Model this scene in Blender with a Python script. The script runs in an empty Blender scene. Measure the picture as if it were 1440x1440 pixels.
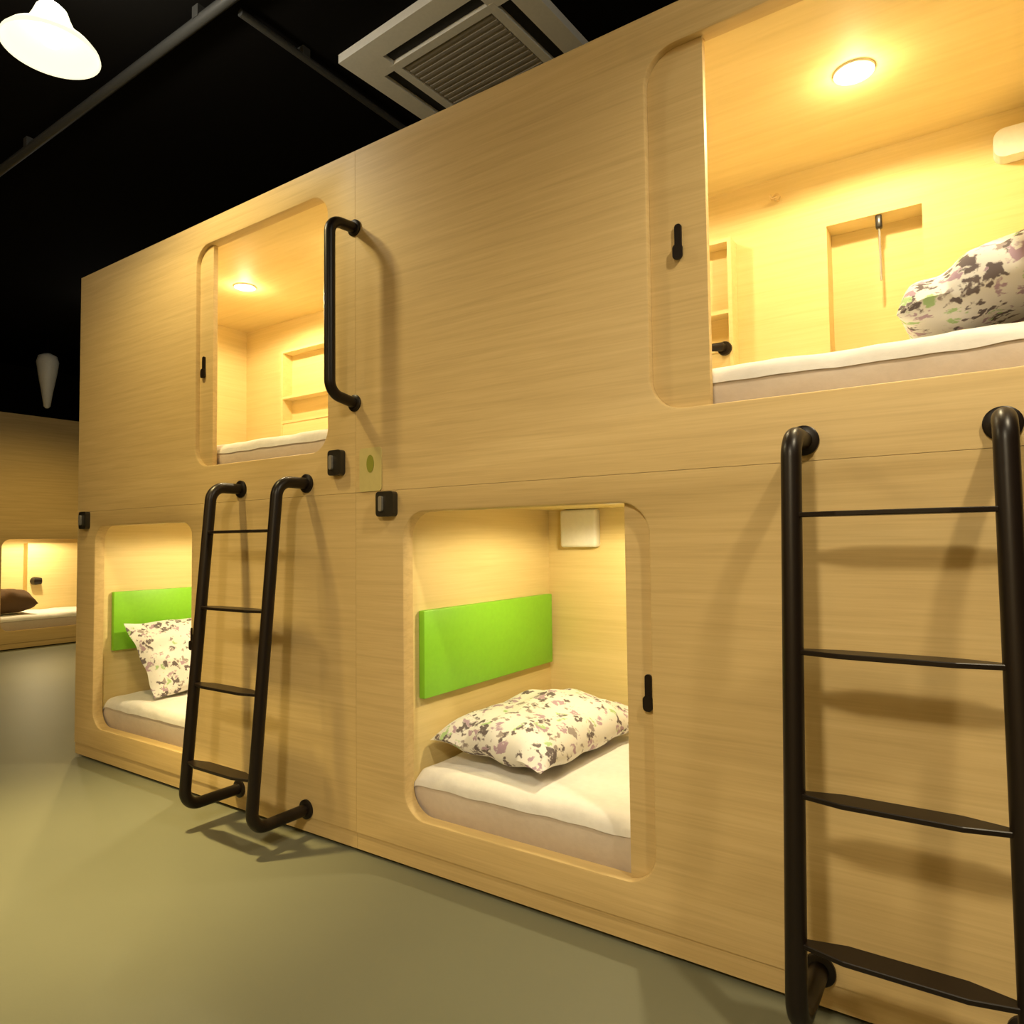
import bpy, bmesh, math, random
from mathutils import Vector, Matrix, noise
random.seed(4)
S = bpy.context.scene
C = S.collection
PI = math.pi
V = Vector

# ------------------------------------------------------------------ materials
def new_mat(name):
    m = bpy.data.materials.new(name); m.use_nodes = True
    nt = m.node_tree
    return m, nt, nt.nodes['Principled BSDF']

def plain(name, col, rough=.5, metal=0., spec=.5, bump=0., bscale=60.):
    m, nt, b = new_mat(name)
    N, L = nt.nodes, nt.links
    tc = N.new('ShaderNodeTexCoord')
    nz = N.new('ShaderNodeTexNoise'); nz.inputs['Scale'].default_value = bscale; nz.inputs['Detail'].default_value = 3
    L.new(tc.outputs['Object'], nz.inputs['Vector'])
    mx = N.new('ShaderNodeMix'); mx.data_type = 'RGBA'
    mx.inputs['A'].default_value = (*[c*.93 for c in col], 1); mx.inputs['B'].default_value = (*[min(1, c*1.07) for c in col], 1)
    L.new(nz.outputs['Fac'], mx.inputs['Factor']); L.new(mx.outputs['Result'], b.inputs['Base Color'])
    b.inputs['Roughness'].default_value = rough; b.inputs['Metallic'].default_value = metal
    b.inputs['Specular IOR Level'].default_value = spec
    if bump:
        bp = N.new('ShaderNodeBump'); bp.inputs['Strength'].default_value = bump; bp.inputs['Distance'].default_value = .004
        L.new(nz.outputs['Fac'], bp.inputs['Height']); L.new(bp.outputs['Normal'], b.inputs['Normal'])
    return m

def wood(name, a, b_, c, rough=.42, grain='x'):
    """pale laminate, horizontal grain (stretched noise in object space)"""
    m, nt, b = new_mat(name)
    N, L = nt.nodes, nt.links
    tc = N.new('ShaderNodeTexCoord')
    mp = N.new('ShaderNodeMapping'); mp.inputs['Scale'].default_value = (.9, 9, 26) if grain == 'x' else (9, .9, 26)
    L.new(tc.outputs['Object'], mp.inputs['Vector'])
    n1 = N.new('ShaderNodeTexNoise'); n1.inputs['Scale'].default_value = 2.2; n1.inputs['Detail'].default_value = 6; n1.inputs['Roughness'].default_value = .62
    n1.inputs['Distortion'].default_value = .35
    L.new(mp.outputs['Vector'], n1.inputs['Vector'])
    mp2 = N.new('ShaderNodeMapping'); mp2.inputs['Scale'].default_value = (2.2, 30, 110) if grain == 'x' else (30, 2.2, 110)
    L.new(tc.outputs['Object'], mp2.inputs['Vector'])
    n2 = N.new('ShaderNodeTexNoise'); n2.inputs['Scale'].default_value = 2; n2.inputs['Detail'].default_value = 2
    L.new(mp2.outputs['Vector'], n2.inputs['Vector'])
    ad = N.new('ShaderNodeMath'); ad.operation = 'MULTIPLY_ADD'; ad.inputs[1].default_value = .3
    L.new(n2.outputs['Fac'], ad.inputs[0])
    sc = N.new('ShaderNodeMath'); sc.operation = 'MULTIPLY'; sc.inputs[1].default_value = .7
    L.new(n1.outputs['Fac'], sc.inputs[0]); L.new(sc.outputs[0], ad.inputs[2])
    r = N.new('ShaderNodeValToRGB'); e = r.color_ramp.elements
    e[0].position = .36; e[0].color = (*a, 1); e[1].position = .66; e[1].color = (*c, 1)
    k = r.color_ramp.elements.new(.5); k.color = (*b_, 1)
    L.new(ad.outputs[0], r.inputs['Fac']); L.new(r.outputs['Color'], b.inputs['Base Color'])
    b.inputs['Roughness'].default_value = rough
    b.inputs['Specular IOR Level'].default_value = .22
    return m

def floor_mat():
    m, nt, b = new_mat('vinyl_floor')
    N, L = nt.nodes, nt.links
    tc = N.new('ShaderNodeTexCoord')
    n1 = N.new('ShaderNodeTexNoise'); n1.inputs['Scale'].default_value = 1.6; n1.inputs['Detail'].default_value = 5
    n2 = N.new('ShaderNodeTexNoise'); n2.inputs['Scale'].default_value = 90; n2.inputs['Detail'].default_value = 2
    L.new(tc.outputs['Object'], n1.inputs['Vector']); L.new(tc.outputs['Object'], n2.inputs['Vector'])
    mx = N.new('ShaderNodeMix'); mx.data_type = 'RGBA'
    mx.inputs['A'].default_value = (.152, .154, .104, 1); mx.inputs['B'].default_value = (.188, .188, .126, 1)
    L.new(n1.outputs['Fac'], mx.inputs['Factor']); L.new(mx.outputs['Result'], b.inputs['Base Color'])
    b.inputs['Roughness'].default_value = .5; b.inputs['Specular IOR Level'].default_value = .35
    bp = N.new('ShaderNodeBump'); bp.inputs['Strength'].default_value = .06; bp.inputs['Distance'].default_value = .003
    L.new(n2.outputs['Fac'], bp.inputs['Height']); L.new(bp.outputs['Normal'], b.inputs['Normal'])
    return m

def emit(name, col, k):
    m, nt, b = new_mat(name)
    b.inputs['Base Color'].default_value = (.25, .25, .22, 1)
    b.inputs['Emission Color'].default_value = (*col, 1); b.inputs['Emission Strength'].default_value = k
    return m

def print_fabric():
    """white cotton printed with loose blotches of plum grey, charcoal and pale green"""
    m, nt, b = new_mat('printed_cotton')
    N, L = nt.nodes, nt.links
    tc = N.new('ShaderNodeTexCoord')
    nz = N.new('ShaderNodeTexNoise'); nz.inputs['Scale'].default_value = 34; nz.inputs['Detail'].default_value = 3
    L.new(tc.outputs['Object'], nz.inputs['Vector'])
    mxv = N.new('ShaderNodeMix'); mxv.data_type = 'VECTOR'; mxv.inputs['Factor'].default_value = .09
    L.new(tc.outputs['Object'], mxv.inputs['A']); L.new(nz.outputs['Color'], mxv.inputs['B'])
    vo = N.new('ShaderNodeTexVoronoi'); vo.inputs['Scale'].default_value = 27; vo.inputs['Randomness'].default_value = 1
    L.new(mxv.outputs['Result'], vo.inputs['Vector'])
    cr = N.new('ShaderNodeValToRGB'); e = cr.color_ramp.elements
    e[0].position = .36; e[0].color = (1, 1, 1, 1); e[1].position = .52; e[1].color = (0, 0, 0, 1)
    L.new(vo.outputs['Distance'], cr.inputs['Fac'])
    sp = N.new('ShaderNodeSeparateColor'); L.new(vo.outputs['Color'], sp.inputs['Color'])
    pal = N.new('ShaderNodeValToRGB'); pal.color_ramp.interpolation = 'CONSTANT'; e = pal.color_ramp.elements
    e[0].position = 0; e[0].color = (.17, .14, .145, 1); e[1].position = .30; e[1].color = (.46, .33, .42, 1)
    for p, c in ((.5, (.82, .80, .76, 1)), (.74, (.36, .31, .30, 1)), (.88, (.42, .60, .30, 1))):
        q = pal.color_ramp.elements.new(p); q.color = c
    L.new(sp.outputs['Red'], pal.inputs['Fac'])
    mx = N.new('ShaderNodeMix'); mx.data_type = 'RGBA'; mx.inputs['A'].default_value = (.80, .78, .75, 1)
    L.new(cr.outputs['Color'], mx.inputs['Factor']); L.new(pal.outputs['Color'], mx.inputs['B'])
    L.new(mx.outputs['Result'], b.inputs['Base Color'])
    b.inputs['Roughness'].default_value = .85; b.inputs['Specular IOR Level'].default_value = .1
    return m

def plaque_mat():
    return plain('plaque_plastic', (.56, .47, .19), .4)

M = dict(
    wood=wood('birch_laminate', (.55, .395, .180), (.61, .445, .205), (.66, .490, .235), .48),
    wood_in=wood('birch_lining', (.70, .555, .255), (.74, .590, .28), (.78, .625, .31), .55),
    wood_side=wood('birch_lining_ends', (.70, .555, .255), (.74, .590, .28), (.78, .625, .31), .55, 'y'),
    floor=floor_mat(),
    black=plain('matt_black_paint', (.006, .0055, .005), .95, spec=.02),
    dark=plain('charcoal_paint', (.022, .021, .019), .85, spec=.2),
    steel=plain('black_powder_coat', (.010, .006, .004), .36, spec=.3),
    green=plain('lime_green_board', (.235, .60, .028), .45),
    white=plain('white_plastic', (.78, .76, .70), .4),
    ac=plain('grey_white_plastic', (.76, .74, .68), .5),
    grille=plain('grille_plastic', (.36, .33, .29), .6),
    slot=plain('slot_black', (.01, .01, .01), .7),
    sheet=plain('white_cotton', (.80, .775, .74), .9, spec=.1, bump=.25, bscale=45),
    border=plain('taupe_ticking', (.63, .54, .46), .9, spec=.1, bump=.25, bscale=45),
    printed=print_fabric(),
    brown=plain('brown_knit', (.115, .07, .04), .9, spec=.1, bump=.4, bscale=90),
    lock=plain('dark_lock_plastic', (.020, .017, .012), .3),
    chrome=plain('satin_metal', (.45, .43, .38), .35, metal=.7),
    plaque=plaque_mat(),
    leaf=plain('olive_print', (.24, .25, .025), .5),
    pipe=plain('dark_grey_metal', (.045, .045, .043), .5),
    lens=emit('downlight_lens', (1, .86, .55), 14),
    shade=emit('opal_glass_shade', (1, .92, .62), 1.25),
    bulb=emit('lamp_bulb', (1, .93, .66), 4),
)

# ------------------------------------------------------------------ mesh helpers
def obj(name, bm, mat, parent=None, smooth=None, loc=None):
    bmesh.ops.recalc_face_normals(bm, faces=bm.faces)
    me = bpy.data.meshes.new(name); bm.to_mesh(me); bm.free()
    for mm in (mat if isinstance(mat, (list, tuple)) else [mat]): me.materials.append(mm)
    o = bpy.data.objects.new(name, me); C.objects.link(o)
    if parent: o.parent = parent
    if loc: o.location = loc
    if smooth is not None:
        for p in me.polygons: p.use_smooth = True
        me.set_sharp_from_angle(angle=math.radians(smooth))
    return o

def tag(o, label, cat, group=None):
    o['label'] = label; o['category'] = cat
    if group: o['group'] = group
    return o

def thing(name, label, cat, loc=(0, 0, 0), rz=0, group=None):
    o = bpy.data.objects.new(name, None); C.objects.link(o)
    o.location = loc; o.rotation_euler = (0, 0, rz); o.empty_display_size = .1
    return tag(o, label, cat, group)

def struct(name, bm, mat):
    o = obj(name, bm, mat); o['kind'] = 'structure'; return o

def box(bm, x0, x1, y0, y1, z0, z1, bev=0., seg=2):
    r = bmesh.ops.create_cube(bm, size=1)
    vs = r['verts']
    for v in vs:
        v.co = V((x0 if v.co.x < 0 else x1, y0 if v.co.y < 0 else y1, z0 if v.co.z < 0 else z1))
    if bev:
        es = list({e for v in vs for e in v.link_edges})
        bmesh.ops.bevel(bm, geom=es, offset=bev, segments=seg, affect='EDGES', profile=.5)
    return vs

def bx(*a, **k):
    bm = bmesh.new(); box(bm, *a, **k); return bm

def fillet(pts, r, n=8):
    out = [V(pts[0])]
    for i in range(1, len(pts)-1):
        p0, p, p1 = V(pts[i-1]), V(pts[i]), V(pts[i+1])
        a = (p0-p).normalized(); b = (p1-p).normalized()
        th = math.acos(max(-1, min(1, a.dot(b))))
        d = r/math.tan(th/2); d = min(d, (p0-p).length*.49, (p1-p).length*.49)
        rr = d*math.tan(th/2)
        c = p+(a+b).normalized()*(rr/math.sin(th/2))
        s, e = p+a*d-c, p+b*d-c
        ang = s.angle(e)
        for k in range(n+1):
            t = k/n
            out.append(c+(s*math.sin((1-t)*ang)+e*math.sin(t*ang))/math.sin(ang))
    out.append(V(pts[-1])); return out

def tube(bm, path, r, n=18, cap=True):
    path = [V(p) for p in path]
    rings = []; up = None
    for i, p in enumerate(path):
        t = (path[min(i+1, len(path)-1)]-path[max(i-1, 0)]).normalized()
        if up is None:
            up = t.orthogonal().normalized()
        up = (up-t*up.dot(t)).normalized(); sd = t.cross(up)
        rr = r[i] if isinstance(r, (list, tuple)) else r
        rings.append([bm.verts.new(p+up*math.cos(2*PI*k/n)*rr+sd*math.sin(2*PI*k/n)*rr) for k in range(n)])
    for a, b in zip(rings, rings[1:]):
        for k in range(n): bm.faces.new((a[k], a[(k+1) % n], b[(k+1) % n], b[k]))
    if cap: bm.faces.new(rings[0][::-1]); bm.faces.new(rings[-1])

def lathe(bm, prof, c=(0, 0, 0), n=40, axis='z', cap=False):
    rings = []
    for r, h in prof:
        ring = []
        for k in range(n):
            a = 2*PI*k/n; u, w = r*math.cos(a), r*math.sin(a)
            q = V((u, w, h)) if axis == 'z' else V((u, h, w)) if axis == 'y' else V((h, u, w))
            ring.append(bm.verts.new(V(c)+q))
        rings.append(ring)
    for a, b in zip(rings, rings[1:]):
        for k in range(n): bm.faces.new((a[k], a[(k+1) % n], b[(k+1) % n], b[k]))
    if cap: bm.faces.new(rings[0]); bm.faces.new(rings[-1])

def rr_loop(x0, x1, z0, z1, r, n=10, corners=(1, 1, 1, 1)):
    """rounded rectangle, ccw from bottom-left; corners = bl, br, tr, tl"""
    out = []
    for (cx, cz, a0, on, px, pz) in ((x0+r, z0+r, PI, corners[0], x0, z0), (x1-r, z0+r, 1.5*PI, corners[1], x1, z0),
                                     (x1-r, z1-r, 0, corners[2], x1, z1), (x0+r, z1-r, .5*PI, corners[3], x0, z1)):
        if on:
            for k in range(n+1):
                a = a0+.5*PI*k/n; out.append((cx+r*math.cos(a), cz+r*math.sin(a)))
        else: out.append((px, pz))
    return out

def prism(bm, loop, y0, y1, ch=0.):
    """flat plate from an outline in x,z between depths y0 and y1"""
    f = [bm.verts.new((x, y0, z)) for x, z in loop]; k = [bm.verts.new((x, y1, z)) for x, z in loop]
    n = len(loop)
    bm.faces.new(f); bm.faces.new(k[::-1])
    for i in range(n): bm.faces.new((f[i], f[(i+1) % n], k[(i+1) % n], k[i]))

def holed(bm, outer, hole_loops, y0, y1):
    """panel with an opening; hole_loops = [(y, loop), ...] from front to back, same count"""
    def ring(loop, y): return [bm.verts.new((x, y, z)) for x, z in loop]
    of, ob = ring(outer, y0), ring(outer, y1)
    hs = [ring(l, y) for y, l in hole_loops]
    def edges(vs):
        return [bm.edges.get((vs[i], vs[(i+1) % len(vs)])) or bm.edges.new((vs[i], vs[(i+1) % len(vs)])) for i in range(len(vs))]
    bmesh.ops.triangle_fill(bm, use_beauty=True, edges=edges(of)+edges(hs[0]))
    bmesh.ops.triangle_fill(bm, use_beauty=True, edges=edges(ob)+edges(hs[-1]))
    for a, b in [(of, ob)]+list(zip(hs, hs[1:])):
        n = len(a)
        for i in range(n): bm.faces.new((a[i], a[(i+1) % n], b[(i+1) % n], b[i]))

# ------------------------------------------------------------------ the room
H = 3.24
struct('floor', bx(-9.6, 3.0, -3.3, 4.6, -.06, 0), M['floor'])
struct('ceiling', bx(-9.6, 3.0, -3.3, 4.6, H, H+.08), M['black'])
struct('wall_left', bx(-9.7, -9.6, -3.3, 4.6, 0, H), M['black'])
struct('wall_right', bx(3.0, 3.1, -3.3, 4.6, 0, H), M['dark'])
struct('wall_back', bx(-9.6, 3.0, 4.6, 4.7, 0, H), M['black'])
struct('wall_front', bx(-9.6, 3.0, -3.4, -3.3, 0, H), M['wood'])

# ------------------------------------------------------------------ sleeping capsules
DEP = .94          # inner depth
TH = .045          # front panel thickness
RAD = .085
def lock_part(cx, cz, w, h, root, tail=False):
    bm = bmesh.new()
    loop = rr_loop(cx-w/2, cx+w/2, cz-h/2, cz+h/2, .012, 5)
    prism(bm, loop, -.022, 0)
    if tail: prism(bm, rr_loop(cx-.014, cx+.014, cz-h/2-.018, cz-h/2+.004, .008, 4), -.018, 0)
    l = obj('door_lock', bm, M['lock'], root, 35)
    l['label'] = 'dark door lock'
    bm = bmesh.new(); prism(bm, rr_loop(cx-.019, cx-.004, cz-.024, cz+.026, .007, 5), -.031, -.0221)
    k = obj('thumb_turn', bm, M['chrome'], l, 35); k['label'] = 'small pale metal turn piece'

def capsule(label, origin, rz, W, z0, z1, op, inner, group, door=None, lock=None, lower=True, extras=True, panel=True):
    """local frame: x along the front from the capsule's left edge, y into the depth, z height"""
    root = thing('sleeping_capsule', label, 'sleeping capsule', origin, rz, group)
    ox0, ox1, oz0, oz1 = op
    g = .0005
    bm = bmesh.new()
    zf = .066 if lower else z0
    fl = rr_loop(ox0-.007, ox1+.007, oz0-.007, oz1+.007, RAD+.007)
    fm = rr_loop(ox0-.0022, ox1+.0022, oz0-.0022, oz1+.0022, RAD+.0022)
    mid = rr_loop(ox0, ox1, oz0, oz1, RAD)
    holed(bm, [(g, zf+g), (W-g, zf+g), (W-g, z1-g), (g, z1-g)], [(0, fl), (.0022, fm), (.007, mid), (TH, mid)], 0, TH)
    obj('front_panel', bm, M['wood'], root, 30)
    if lower: pl = obj('plinth', bx(g, W-g, .004, .04, .012, .066-g), M['wood'], root); obj('recessed_foot', bx(g, W-g, .05, .09, 0, .06), M['black'], pl)['label'] = 'black recessed foot'
    zb = oz0-.012; zt = (1.165 if lower else 2.345)
    ix0, ix1 = inner
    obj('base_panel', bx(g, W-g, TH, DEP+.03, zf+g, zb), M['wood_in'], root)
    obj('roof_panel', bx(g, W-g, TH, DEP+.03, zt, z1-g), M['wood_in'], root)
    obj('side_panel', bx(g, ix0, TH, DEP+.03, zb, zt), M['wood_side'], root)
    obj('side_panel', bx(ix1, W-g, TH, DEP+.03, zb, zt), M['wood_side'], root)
    # back wall, with a recessed alcove in the upper capsules
    if extras:
        a0, a1, b0, b1 = extras
        bm = bmesh.new()
        lp = [(a0, b0), (a1, b0), (a1, b1), (a0, b1)]
        holed(bm, [(ix0, zb), (ix1, zb), (ix1, zt), (ix0, zt)], [(DEP, lp), (DEP+.03, lp)], DEP, DEP+.03)
        bp = obj('back_panel', bm, M['wood_in'], root)
        bm = bmesh.new()
        box(bm, a0-.02, a1+.02, DEP+.10, DEP+.115, b0-.02, b1+.02)
        box(bm, a0-.02, a0, DEP+.0301, DEP+.10, b0-.02, b1+.02); box(bm, a1, a1+.02, DEP+.0301, DEP+.10, b0-.02, b1+.02)
        box(bm, a0, a1, DEP+.0301, DEP+.10, b1, b1+.02); box(bm, a0, a1, DEP+.0301, DEP+.10, b0-.02, b0)
        obj('alcove', bm, M['wood_in'], bp)
    else:
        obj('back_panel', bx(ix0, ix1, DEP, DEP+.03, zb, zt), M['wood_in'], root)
    if door:
        side, edge, hx, hz = door
        bm = bmesh.new(); e = .0006
        if side == 'l': lp = rr_loop(ox0+e, edge, oz0+e, oz1-e, RAD-e, 10, (1, 0, 0, 1))
        else: lp = rr_loop(edge, ox1-e, oz0+e, oz1-e, RAD-e, 10, (0, 1, 1, 0))
        if abs(edge-(ox0 if side == 'l' else ox1)) < RAD+.002:
            # narrow strip: clip the rounded outline at the leading edge
            full = rr_loop(ox0+e, ox1-e, oz0+e, oz1-e, RAD-e, 24)
            lp = [p for p in full if (p[0] >= edge if side == 'r' else p[0] <= edge)]
        prism(bm, lp, .020, .040)
        d = obj('sliding_door', bm, M['wood'], root)
        bm = bmesh.new()
        prism(bm, rr_loop(hx-.009, hx+.009, hz-.045, hz+.045, .008, 6), .0135, .0199)
        prism(bm, rr_loop(hx-.013, hx+.013, hz-.048, hz-.008, .011, 6), .008, .0134)
        h = obj('handle', bm, M['steel'], d, 35); h['label'] = 'black pull handle'
    if lock: lock_part(*lock, root)
    if lower and panel:
        bm = bmesh.new()
        box(bm, ix0+.0006, ix0+.026, .09, DEP-.022, .515, .805, .004)
        o = obj('headboard', bm, M['green'], root, 35); o['label'] = 'lime green headboard'
    return root

LX = -3.745; W1 = 1.99        # left pair
MX = -1.755; W2 = 2.025       # right pair
ZS = 1.204                     # joint between lower and upper capsules
g1 = 'sleeping capsules in the long front'
# lower left
r = capsule('lower birch capsule at far left end, lime green headboard behind propped pillow', (LX, 0, 0), 0, W1, 0, ZS,
            (.178, 1.015, .162, 1.13), (.160, W1-.02), g1, door=('r', .975, .99, .64), lock=(.094, 1.161, .07, .085), extras=None)
# lower right
r_lm = capsule('lower birch capsule in the middle, lime green headboard above a flat patterned pillow', (MX, 0, 0), 0, W2, 0, ZS,
               (.217, 1.060, .162, 1.13), (.200, W2-.02), g1, door=('r', .985, 1.045, .643), lock=(.155, 1.159, .078, .082), extras=None)
obj('vent_box', bx(.285, .455, DEP-.05, DEP-.0005, 1.005, 1.163, .012, 3), M['white'], r_lm, 35)['label'] = 'pale square box high on back panel'
# upper left
r_ul = capsule('upper birch capsule with grab rail beside its opening', (LX, 0, 0), 0, W1, ZS, 2.4,
               (1.025, 1.846, 1.36, 2.295), (.03, W1-.03), g1, door=('l', 1.121, 1.060, 1.783), lock=(1.906, 1.312, .066, .088, ), lower=False,
               extras=(1.33, 1.62, 1.40, 2.12))
# upper right
r_ur = capsule('upper birch capsule nearest the camera with a wide lit opening', (MX, 0, 0), 0, W2, ZS, 2.4,
               (1.073, 1.915, 1.36, 2.297), (.03, W2-.03), g1, door=('l', 1.222, 1.150, 1.787), lock=(1.97, 1.312, .066, .088), lower=False,
               extras=(1.352, 1.640, 1.40, 2.122))

def shelf_unit(root, x0, x1):
    bm = bmesh.new(); y0, y1 = DEP-.075, DEP-.0006; z0, z1 = 1.47, 2.14
    box(bm, x0, x0+.014, y0, y1, z0, z1); box(bm, x1-.014, x1, y0, y1, z0, z1)
    for z in (z0, 1.60, 1.72, 1.86, z1-.014): box(bm, x0+.014, x1-.014, y0, y1, z, z+.014)
    box(bm, x0+.014, x1-.014, y1-.008, y1, z0+.014, z1-.014)
    box(bm, x0+.014, x1-.014, y0, y0+.010, 1.484, 1.60); box(bm, x0+.014, x1-.014, y0+.004, y0+.014, 1.614, 1.72)
    return obj('shelf_unit', bm, M['wood_in'], root)
shelf_unit(r_ul, .46, 1.03)
su = shelf_unit(r_ur, .46, 1.040)
# black swivel reading lamp on the shelf unit of the upper right capsule
bm = bmesh.new()
lathe(bm, [(.001, 0), (.024, 0), (.026, .004), (.026, .012), (.018, .016), (.001, .016)], (1.012, DEP-.093, 1.727), 20, 'y')
tube(bm, [(1.012, DEP-.088, 1.727), (1.010, DEP-.11, 1.728), (.955, DEP-.12, 1.730), (.925, DEP-.122, 1.731)], [.012, .017, .013, .008], 14)
o = obj('reading_lamp', bm, M['steel'], r_ur, 40); o['label'] = 'small black swivel reading lamp'
# rounded vent near the ceiling, coat hook, hanging cord
bm = bmesh.new(); prism(bm, rr_loop(1.835, 2.0-.012, 2.180, 2.268, .03, 8), DEP-.055, DEP-.0006)
o = obj('vent_box', bm, M['white'], r_ur, 35); o['label'] = 'white rounded vent box under ceiling'
bm = bmesh.new()
lathe(bm, [(.001, 0), (.012, 0), (.012, .012), (.006, .016), (.006, .03), (.001, .03)], (1.195, DEP-.031, 2.262), 16, 'y')
tube(bm, [(1.195, DEP-.03, 2.262), (1.18, DEP-.04, 2.255), (1.175, DEP-.042, 2.268)], .005, 10)
obj('coat_hook', bm, M['wood'], r_ur, 40)
bm = bmesh.new()
box(bm, 1.503, 1.523, DEP+.005, DEP+.03, 2.078, 2.1215, .004)
o = obj('hook', bm, M['lock'], r_ur, 35); o['label'] = 'brown hook under alcove top'
bm = bmesh.new(); tube(bm, [(1.513, DEP+.02, 2.08), (1.514, DEP+.021, 1.98), (1.514, DEP+.02, 1.90)], .0035, 8)
obj('cord', bm, M['grille'], o, 60)
# number plaque on the front between the two pairs
bm = bmesh.new(); prism(bm, rr_loop(.022, .125, 1.205, 1.352, .012, 6), -.004, -.0002)
pq = tag(obj('door_plaque', bm, M['plaque'], None, 35, (MX, 0, 0)), 'small pale plaque with olive blot between two dark locks', 'plaque')
bm = bmesh.new()
prism(bm, [(.074+.017*math.cos(2*PI*k/24), 1.298+.030*math.sin(2*PI*k/24)) for k in range(24)], -.0052, -.0041)
obj('emblem', bm, M['leaf'], pq)['label'] = 'olive green blot'

# the block across the end of the room, turned to face down the aisle
FX, FY = -8.10, 1.045
g2 = 'capsules across the far end'
far_low = capsule('distant lower capsule at the left picture edge, glowing opening with brown pillow', (FX, FY, 0), PI/2, 2.02, 0, ZS,
                  (.175, 1.015, .19, 1.118), (.155, 2.0), g2, extras=None, panel=False)
capsule('distant upper capsule, plain dim front above the glowing far opening', (FX, FY, 0), PI/2, 2.02, ZS, 2.4,
        (1.05, 1.89, 1.36, 2.295), (.03, 1.99), g2, lower=False, extras=None)
bm = bmesh.new(); box(bm, .72, 1.30, DEP-.11, DEP-.0006, .22, 1.08, .003)
o = obj('cupboard', bm, M['wood_in'], far_low)
bm = bmesh.new(); tube(bm, [(.79, DEP-.112, .65), (.79, DEP-.16, .65), (.84, DEP-.165, .65)], [.045, .045, .035], 16)
obj('reading_lamp', bm, M['steel'], far_low, 40)['label'] = 'dark reading lamp'
bm = bmesh.new(); box(bm, .17, .37, DEP-.04, DEP-.0006, .62, 1.05, .004); obj('side_cabinet', bm, M['wood_in'], far_low)

# ------------------------------------------------------------------ bedding
def mattress(label, x0, x1, y0, y1, z0, z1, group, seed, hang=.055):
    bm = bmesh.new()
    w, d, h = x1-x0, y1-y0, z1-z0
    nx, ny, R = 90, 44, .042
    # lofted cross section: bottom, rounded front edge, top
    def pt(i, j):
        u, v = i/nx, j/ny
        return u, v
    prof = [(0, 0), (-.004, h*.18), (-.008, h*.42)]
    for k in range(9):
        a = .5*PI*k/8; prof.append((R-R*math.cos(a)-.006*(1-k/8), h-R+R*math.sin(a)))
    for k in range(1, ny+1): prof.append((R+(d-2*R)*k/ny, h))
    for k in range(1, 9):
        a = .5*PI*k/8; prof.append((d-R+R*math.sin(a), h-R+R*math.cos(a)))
    prof += [(d, 0)]
    rows = []
    for i in range(nx+1):
        x = w*i/nx
        ex = min(x, w-x); dip = R*(1-math.sqrt(max(0, 1-(1-min(ex/R, 1))**2)))
        row = []
        for (y, z) in prof:
            n = noise.noise(V((x*7+seed, y*9, z*16)))*.006+noise.noise(V((x*16+seed, y*14+z*30, 3)))*.003
            f = V((x, y, z))
            t = z/h
            f.z -= dip*t*t
            if z > .01:
                if y < R: f.y -= n*1.2*t
                f.z += n*t*(1.0 if z >= h-.001 else .6)
            row.append(bm.verts.new(f))
        rows.append(row)
    for a, b in zip(rows, rows[1:]):
        for j in range(len(prof)-1): bm.faces.new((a[j], a[j+1], b[j+1], b[j]))
        bm.faces.new((a[-1], a[0], b[0], b[-1]))
    bm.faces.new(rows[0]); bm.faces.new(rows[-1][::-1])
    keep = [[v.co.copy() for v in row] for row in rows]
    o = obj('mattress', bm, M['border'], None, 60)
    # the sheet: a thin layer over the top, turned down a little over the front edge
    bm = bmesh.new(); sh = []
    k0 = next(j for j, (y, z) in enumerate(prof) if z > h-hang)
    cen = V((w/2, d/2, 0))
    for i, row in enumerate(keep):
        r2 = []
        for j in range(k0, len(prof)-2):
            c = row[j]; y, z = prof[j]
            f = .5+.5*noise.noise(V((i*.21+seed, 0, 2)))
            out = V((0, -.004 if y < R else 0, .004))
            p = c+out
            if j == k0: p.z -= .012*f
            if i == 0: p.x -= .002
            if i == nx: p.x += .002
            r2.append(bm.verts.new(p))
        sh.append(r2)
    for a, b in zip(sh, sh[1:]):
        for j in range(len(a)-1): bm.faces.new((a[j], a[j+1], b[j+1], b[j]))
    s_ = obj('sheet', bm, M['sheet'], o, 60); s_['label'] = 'white sheet over the mattress'
    return tag(o, label, 'mattress', group), V((x0, y0, z0))

def place(pair, rz=0, org=None):
    o, p = pair
    if org is None: o.location = p
    else:
        o.rotation_euler = (0, 0, rz); o.location = Matrix.Rotation(rz, 4, 'Z') @ p + V(org)
    return o
gm = 'white mattresses in the capsules'
place(mattress('white mattress in the middle lower capsule under the flat patterned pillow', MX+.202, MX+W2-.03, .062, DEP-.004, .1505, .292, gm, 1))
place(mattress('white mattress in the far left lower capsule beside the small ladder', LX+.163, LX+W1-.03, .062, DEP-.004, .1505, .292, gm, 9))
place(mattress('white mattress edge in the upper capsule above the small ladder', LX+.034, LX+W1-.035, .062, DEP-.08, 1.3485, 1.458, gm, 17))
place(mattress('white mattress edge in the upper capsule above the big ladder', MX+.034, MX+W2-.035, .062, DEP-.08, 1.3485, 1.464, gm, 25))
place(mattress('dim cream mattress in the distant capsule at left edge', .16, 1.98, .062, DEP-.12, .1785, .325, gm, 33), PI/2, (FX, FY, 0))

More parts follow.
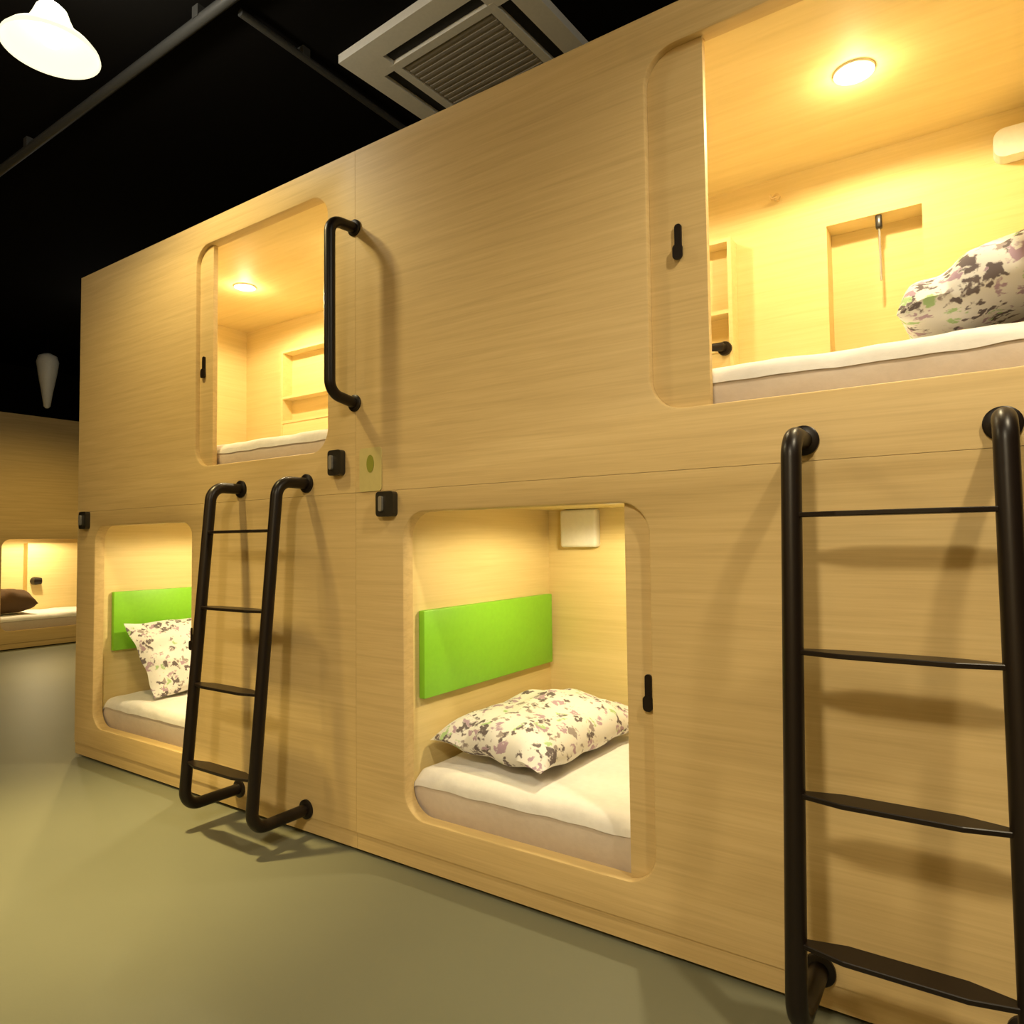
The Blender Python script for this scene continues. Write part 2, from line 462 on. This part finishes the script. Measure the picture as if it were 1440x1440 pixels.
def pillow(label, mat, L, Wd, T, mtx, seed, cat='pillow', group='patterned pillows on the beds', puff=1.0):
    bm = bmesh.new(); n, m = 34, 24
    top, bot = {}, {}
    for i in range(n+1):
        for j in range(m+1):
            u, v = 2*i/n-1, 2*j/m-1
            pu, pv = 1-abs(u)**2.6, 1-abs(v)**2.6
            h = T*.5*(max(pu, 0)**.48)*(max(pv, 0)**.48)
            # pinched, slightly concave sides
            x = u*L/2*(1-.055*(1-v*v)*abs(u)**3); y = v*Wd/2*(1-.055*(1-u*u)*abs(v)**3)
            n1 = noise.noise(V((x*6+seed, y*6, seed)))
            wr = noise.noise(V((x*17+seed, y*11, 7)))*.012*min(1, h/(.25*T))
            z = h*(1+.22*n1)
            edge = (i in (0, n)) or (j in (0, m))
            wave = .006*math.sin(9*u+seed)*abs(v)+.005*math.cos(11*v+seed)*abs(u)
            top[i, j] = bm.verts.new((x, y, z+wr+wave))
            bot[i, j] = top[i, j] if edge else bm.verts.new((x, y, -h*.62*(1+.1*n1)+wave))
    for i in range(n):
        for j in range(m):
            bm.faces.new((top[i, j], top[i+1, j], top[i+1, j+1], top[i, j+1]))
            q = (bot[i, j], bot[i, j+1], bot[i+1, j+1], bot[i+1, j])
            if len(set(q)) == 4:
                try: bm.faces.new(q)
                except ValueError: pass
    o = obj('pillow', bm, mat, None, 75)
    o.matrix_world = mtx
    return tag(o, label, cat, group)
def MT(x, y, z, ry=0, rz=0, rx=0):
    return Matrix.Translation((x, y, z)) @ Matrix.Rotation(math.radians(rz), 4, 'Z') @ Matrix.Rotation(math.radians(ry), 4, 'Y') @ Matrix.Rotation(math.radians(rx), 4, 'X')
pillow('patterned pillow lying flat below the green headboard of the middle capsule', M['printed'], .45, .72, .20, MT(-1.297, .475, .368, 3, -3), 2.0)
pillow('patterned pillow propped upright against the green headboard at far left', M['printed'], .43, .68, .15, MT(-3.405, .46, .475, 52, 3), 5.0)
pillow('patterned pillow tilted up in the upper capsule above the big ladder', M['printed'], .385, .70, .22, MT(.046, .46, 1.597, -17, 0), 8.0)
o = pillow('brown pillow on the cream bed of the distant capsule', M['brown'], .40, .52, .32, MT(FX-.40, FY+.33, .44, 0, 0), 11.0)

# ------------------------------------------------------------------ ladders and grab rail
def ladder(label, xa, xb, group):
    cx = (xa+xb)/2
    root = thing('bunk_ladder', label, 'ladder', (cx, 0, 0), 0, group)
    zt, zb, st, sb = 1.25, .092, .127, .228
    R = .0205
    for x in (xa-cx, xb-cx):
        bm = bmesh.new()
        tube(bm, fillet([(x, -.002, zt), (x, -st, zt), (x, -sb, zb), (x, -.002, zb)], .055, 9), R, 20)
        rail = obj('rail', bm, M['steel'], root, 50)
        for z in (zt, zb):
            bm = bmesh.new(); lathe(bm, [(.001, -.0005), (.034, -.0005), (.034, -.007), (.030, -.010), (.001, -.010)], (x, 0, z), 28, 'y')
            obj('flange', bm, M['steel'], rail, 40)
    for z in (1.079, .803, .527, .252):
        s = st+(zt-z)/(zt-zb)*(sb-st)
        x0, x1 = xa-cx+.012, xb-cx-.012; d = .030; e = .075
        bm = bmesh.new()
        lp = [(x0, -.011), (x0+e, -d), (x1-e, -d), (x1, -.011), (x1, .011), (x1-e, d), (x0+e, d), (x0, .011)]
        a = [bm.verts.new((x, -s+y, z+.005)) for x, y in lp]; b = [bm.verts.new((x, -s+y, z-.005)) for x, y in lp]
        bm.faces.new(a); bm.faces.new(b[::-1])
        for i in range(8): bm.faces.new((a[i], a[(i+1) % 8], b[(i+1) % 8], b[i]))
        bmesh.ops.bevel(bm, geom=[e for e in bm.edges], offset=.0015, segments=1, affect='EDGES')
        obj('rung', bm, M['steel'], root)
    return root
gl = 'black ladders up to the upper capsules'
ladder('large black tube ladder at right, nearest the camera', -.318, .048, gl)
ladder('smaller black tube ladder at left beside the far lower opening', -2.396, -2.006, gl)

gr = thing('grab_rail', 'short vertical black grab rail beside the upper left opening', 'grab rail', (-1.757, 0, 1.5))
bm = bmesh.new()
tube(bm, fillet([(0, -.002, .625), (0, -.112, .615), (0, -.112, .03), (0, -.002, .012)], .05, 9), .0185, 20)
obj('bar', bm, M['steel'], gr, 50)
for z in (.625, .012):
    bm = bmesh.new(); lathe(bm, [(.001, -.0005), (.029, -.0005), (.029, -.006), (.025, -.009), (.001, -.009)], (0, 0, z), 26, 'y')
    obj('flange', bm, M['steel'], gr, 40)

# ------------------------------------------------------------------ ceiling things
ac = thing('ceiling_air_conditioner', 'square grey-white cassette air conditioner in the black ceiling', 'air conditioner', (-1.83, .87, 3.2), math.radians(-3.5))
bm = bmesh.new(); A = .465
def ring_xy(bm, o_, i_, z0, z1):
    def R4(a, z): return [bm.verts.new((sx*a, sy*a, z)) for sx, sy in ((-1, -1), (1, -1), (1, 1), (-1, 1))]
    o0, o1, i0, i1 = R4(o_, z0), R4(o_, z1), R4(i_, z0), R4(i_, z1)
    for k in range(4):
        q = (k+1) % 4
        bm.faces.new((o0[k], o0[q], i0[q], i0[k])); bm.faces.new((o1[k], o1[q], i1[q], i1[k]))
        bm.faces.new((o0[k], o0[q], o1[q], o1[k])); bm.faces.new((i0[k], i0[q], i1[q], i1[k]))
# outer frame, cut by four air slots
box(bm, -A, A, -A, -A+.095, 0, .04); box(bm, -A, A, A-.095, A, 0, .04)
box(bm, -A, -A+.095, -A+.095, A-.095, 0, .04); box(bm, A-.095, A, -A+.095, A-.095, 0, .04)
ring_xy(bm, .305, .265, 0, .04)
for sx in (-1, 1):
    for sy in (-1, 1):
        x0, x1 = sorted((sx*.275, sx*.371)); y0, y1 = sorted((sy*.275, sy*.371)); box(bm, x0, x1, y0, y1, .0004, .0396)
obj('panel', bm, M['ac'], ac)
for k in range(4):
    bm = bmesh.new(); box(bm, -.274, .274, .306, .370, .018, .036)
    bmesh.ops.rotate(bm, verts=bm.verts, cent=(0, 0, 0), matrix=Matrix.Rotation(k*PI/2, 3, 'Z'))
    obj('air_slot', bm, M['slot'], ac)['label'] = 'dark air slot'
bm = bmesh.new(); box(bm, -.264, .264, -.264, .264, .012, .036)
for k in range(16): box(bm, -.255, .255, -.252+k*.0325, -.252+k*.0325+.014, .004, .012)
obj('intake_grille', bm, M['grille'], ac)

def pendant(label, x, y, group):
    root = thing('pendant_lamp', label, 'pendant lamp', (x, y, 2.70), 0, group)
    bm = bmesh.new()
    lathe(bm, [(.145, 0), (.142, .012), (.124, .034), (.096, .056), (.070, .082), (.056, .112), (.046, .140), (.030, .155), (.006, .160)], n=44)
    o = obj('shade', bm, M['shade'], root, 60); o['label'] = 'glowing opal glass bell shade'
    md = o.modifiers.new('thick', 'SOLIDIFY'); md.thickness = .004
    bm = bmesh.new(); lathe(bm, [(.001, .018), (.026, .024), (.040, .045), (.040, .066), (.028, .092), (.016, .115), (.016, .14), (.001, .14)], n=28)
    obj('bulb', bm, M['bulb'], root, 60)
    bm = bmesh.new(); tube(bm, [(0, 0, .158), (0, 0, .35), (0, 0, H-2.70-.03)], .004, 8); obj('cord', bm, M['white'], root, 60)
    bm = bmesh.new(); lathe(bm, [(.001, H-2.70-.035), (.03, H-2.70-.035), (.05, H-2.70-.012), (.05, H-2.7), (.001, H-2.7)], n=24); obj('ceiling_rose', bm, M['black'], root, 40)
    return root
gp = 'opal pendant lamps along the aisle'
pendant('glowing opal pendant lamp in the top left corner', -2.53, -.64, gp)
pendant('opal pendant lamp over the large black ladder', .50, -.64, gp)
pendant('opal pendant lamp behind the left end of the capsule block', -6.3, 1.45, gp)
pendant('opal pendant lamp behind the camera, nearer lamp of its row', -.35, -2.66, gp)
pendant('opal pendant lamp behind the camera, farther lamp of its row', -3.35, -2.66, gp)

# dull white tapered pendant far away, unlit
up = thing('pendant_lamp', 'dull white tapered unlit pendant hanging above the distant capsules', 'pendant lamp', (-7.9, 1.52, 2.46))
bm = bmesh.new(); lathe(bm, [(.012, 0), (.030, .02), (.05, .16), (.085, .36), (.10, .48), (.085, .54), (.03, .57), (.001, .572)], n=28)
obj('shade', bm, M['white'], up, 60)
bm = bmesh.new(); tube(bm, [(0, 0, .57), (0, 0, .68), (0, 0, H-2.46)], .005, 8); obj('cord', bm, M['black'], up, 60)

bm = bmesh.new(); tube(bm, [(-9.55, -.075, 3.19), (-4, -.075, 3.19), (2.95, -.075, 3.19)], .022, 14)
for k in range(8): box(bm, -9+k*1.6, -8.96+k*1.6, -.1, -.05, 3.19, H)
tag(obj('conduit', bm, M['pipe'], None, 50), 'thin dark grey ceiling conduit running along the capsule fronts', 'conduit')
bm = bmesh.new(); tube(bm, [(-2.42, .0, 3.20), (-2.42, 2, 3.20), (-2.42, 4.55, 3.20)], .016, 12)
for k in range(3): box(bm, -2.44, -2.40, .3+k*1.6, .34+k*1.6, 3.2, H)
tag(obj('conduit', bm, M['pipe'], None, 50), 'thin dark grey ceiling conduit running across beside the air conditioner', 'conduit')

def downlight(x, y, z, label, energy, visible_ring=True, rot=0):
    root = thing('downlight', label, 'downlight', (x, y, z), 0, 'small round downlights in the capsules')
    bm = bmesh.new(); lathe(bm, [(.040, -.0005), (.054, -.0005), (.053, -.006), (.042, -.008), (.040, -.0005)], n=32)
    obj('ring', bm, M['white'], root, 40)
    bm = bmesh.new(); lathe(bm, [(.001, -.006), (.024, -.005), (.0395, -.001), (.0395, -.0004), (.001, -.0004)], n=28)
    obj('lens', bm, M['lens'], root, 60)
    li = bpy.data.lights.new('downlight_lamp', 'SPOT'); li.spot_size = math.radians(172); li.spot_blend = .25; li.energy = energy; li.color = (1, .83, .49); li.shadow_soft_size = .028
    lo = bpy.data.objects.new('downlight_lamp', li); C.objects.link(lo); lo.location = (x, y, z-.012)
    lj = bpy.data.lights.new('downlight_glow', 'POINT'); lj.energy = energy*.05; lj.color = (1, .84, .5); lj.shadow_soft_size = .03
    lk = bpy.data.objects.new('downlight_glow', lj); C.objects.link(lk); lk.location = (x, y, z-.06)
    return root
E_IN = 34
downlight(-.245, .465, 2.345, 'bright round downlight in the ceiling of the nearest upper capsule', E_IN)
downlight(-1.03, .465, 2.345, 'round downlight over the foot of the nearest upper capsule', E_IN*.5)
downlight(-3.05, .465, 2.345, 'bright round downlight in the ceiling of the upper left capsule', E_IN)
downlight(-2.265, .465, 2.345, 'round downlight over the head of the upper left capsule', E_IN*.5)
downlight(-1.02, .465, 1.165, 'round downlight in the middle lower capsule', E_IN*.68)
downlight(-3.02, .465, 1.165, 'round downlight in the far left lower capsule', E_IN*.8)
downlight(FX-.465, FY+.70, 1.165, 'round downlight in the distant lower capsule', E_IN*1.2)

# ------------------------------------------------------------------ lights of the room
def lamp(x, y, z, e, col=(1, .83, .52), size=.05, spot=None, blend=1.):
    li = bpy.data.lights.new('pendant_light', 'SPOT' if spot else 'POINT'); li.energy = e; li.color = col; li.shadow_soft_size = size
    if spot: li.spot_size = math.radians(spot); li.spot_blend = blend
    lo = bpy.data.objects.new('pendant_light', li); C.objects.link(lo); lo.location = (x, y, z)
E_P = 66
for x, y, k, c in ((-2.53, -.64, .92, (1, .77, .32)), (.50, -.64, 1.6, (1, .84, .56)), (-6.3, 1.45, 2.0, (1, .70, .24)),
                   (-.35, -2.66, 3.3, (1, .86, .60)), (-3.35, -2.66, .7, (1, .76, .34))):
    lamp(x, y, 2.712, E_P*k, c, spot=158, blend=.55, size=.13 if y < -1 else .05)
    lamp(x, y, 2.69, E_P*(7.0 if x == -2.53 else .8)*k, c, spot=52)
    lamp(x, y, 2.93, 3 if y > 0 else 23 if y > -1 else 10, (1, .93, .76), size=.06)   # glow through the opal glass

w = bpy.data.worlds.new('World'); S.world = w; w.use_nodes = True
w.node_tree.nodes['Background'].inputs['Color'].default_value = (.01, .009, .007, 1)

# ------------------------------------------------------------------ camera
R = Matrix(((0.82868301, 0.03400021, 0.55868457), (0.55959099, -0.02904747, -0.82825972), (-0.01193263, 0.99899961, -0.04309736)))
cd = bpy.data.cameras.new('camera'); cam = bpy.data.objects.new('camera', cd); C.objects.link(cam)
cd.sensor_width = 36; cd.lens = 969.476/1440*36; cd.clip_start = .02
cam.matrix_world = Matrix.Translation((0, -1.6492, 1.0308)) @ R.to_4x4()
S.camera = cam
S.view_settings.view_transform = 'Standard'; S.view_settings.look = 'None'
S.view_settings.gamma = 1; S.view_settings.use_curve_mapping = False
S.view_settings.exposure = 0
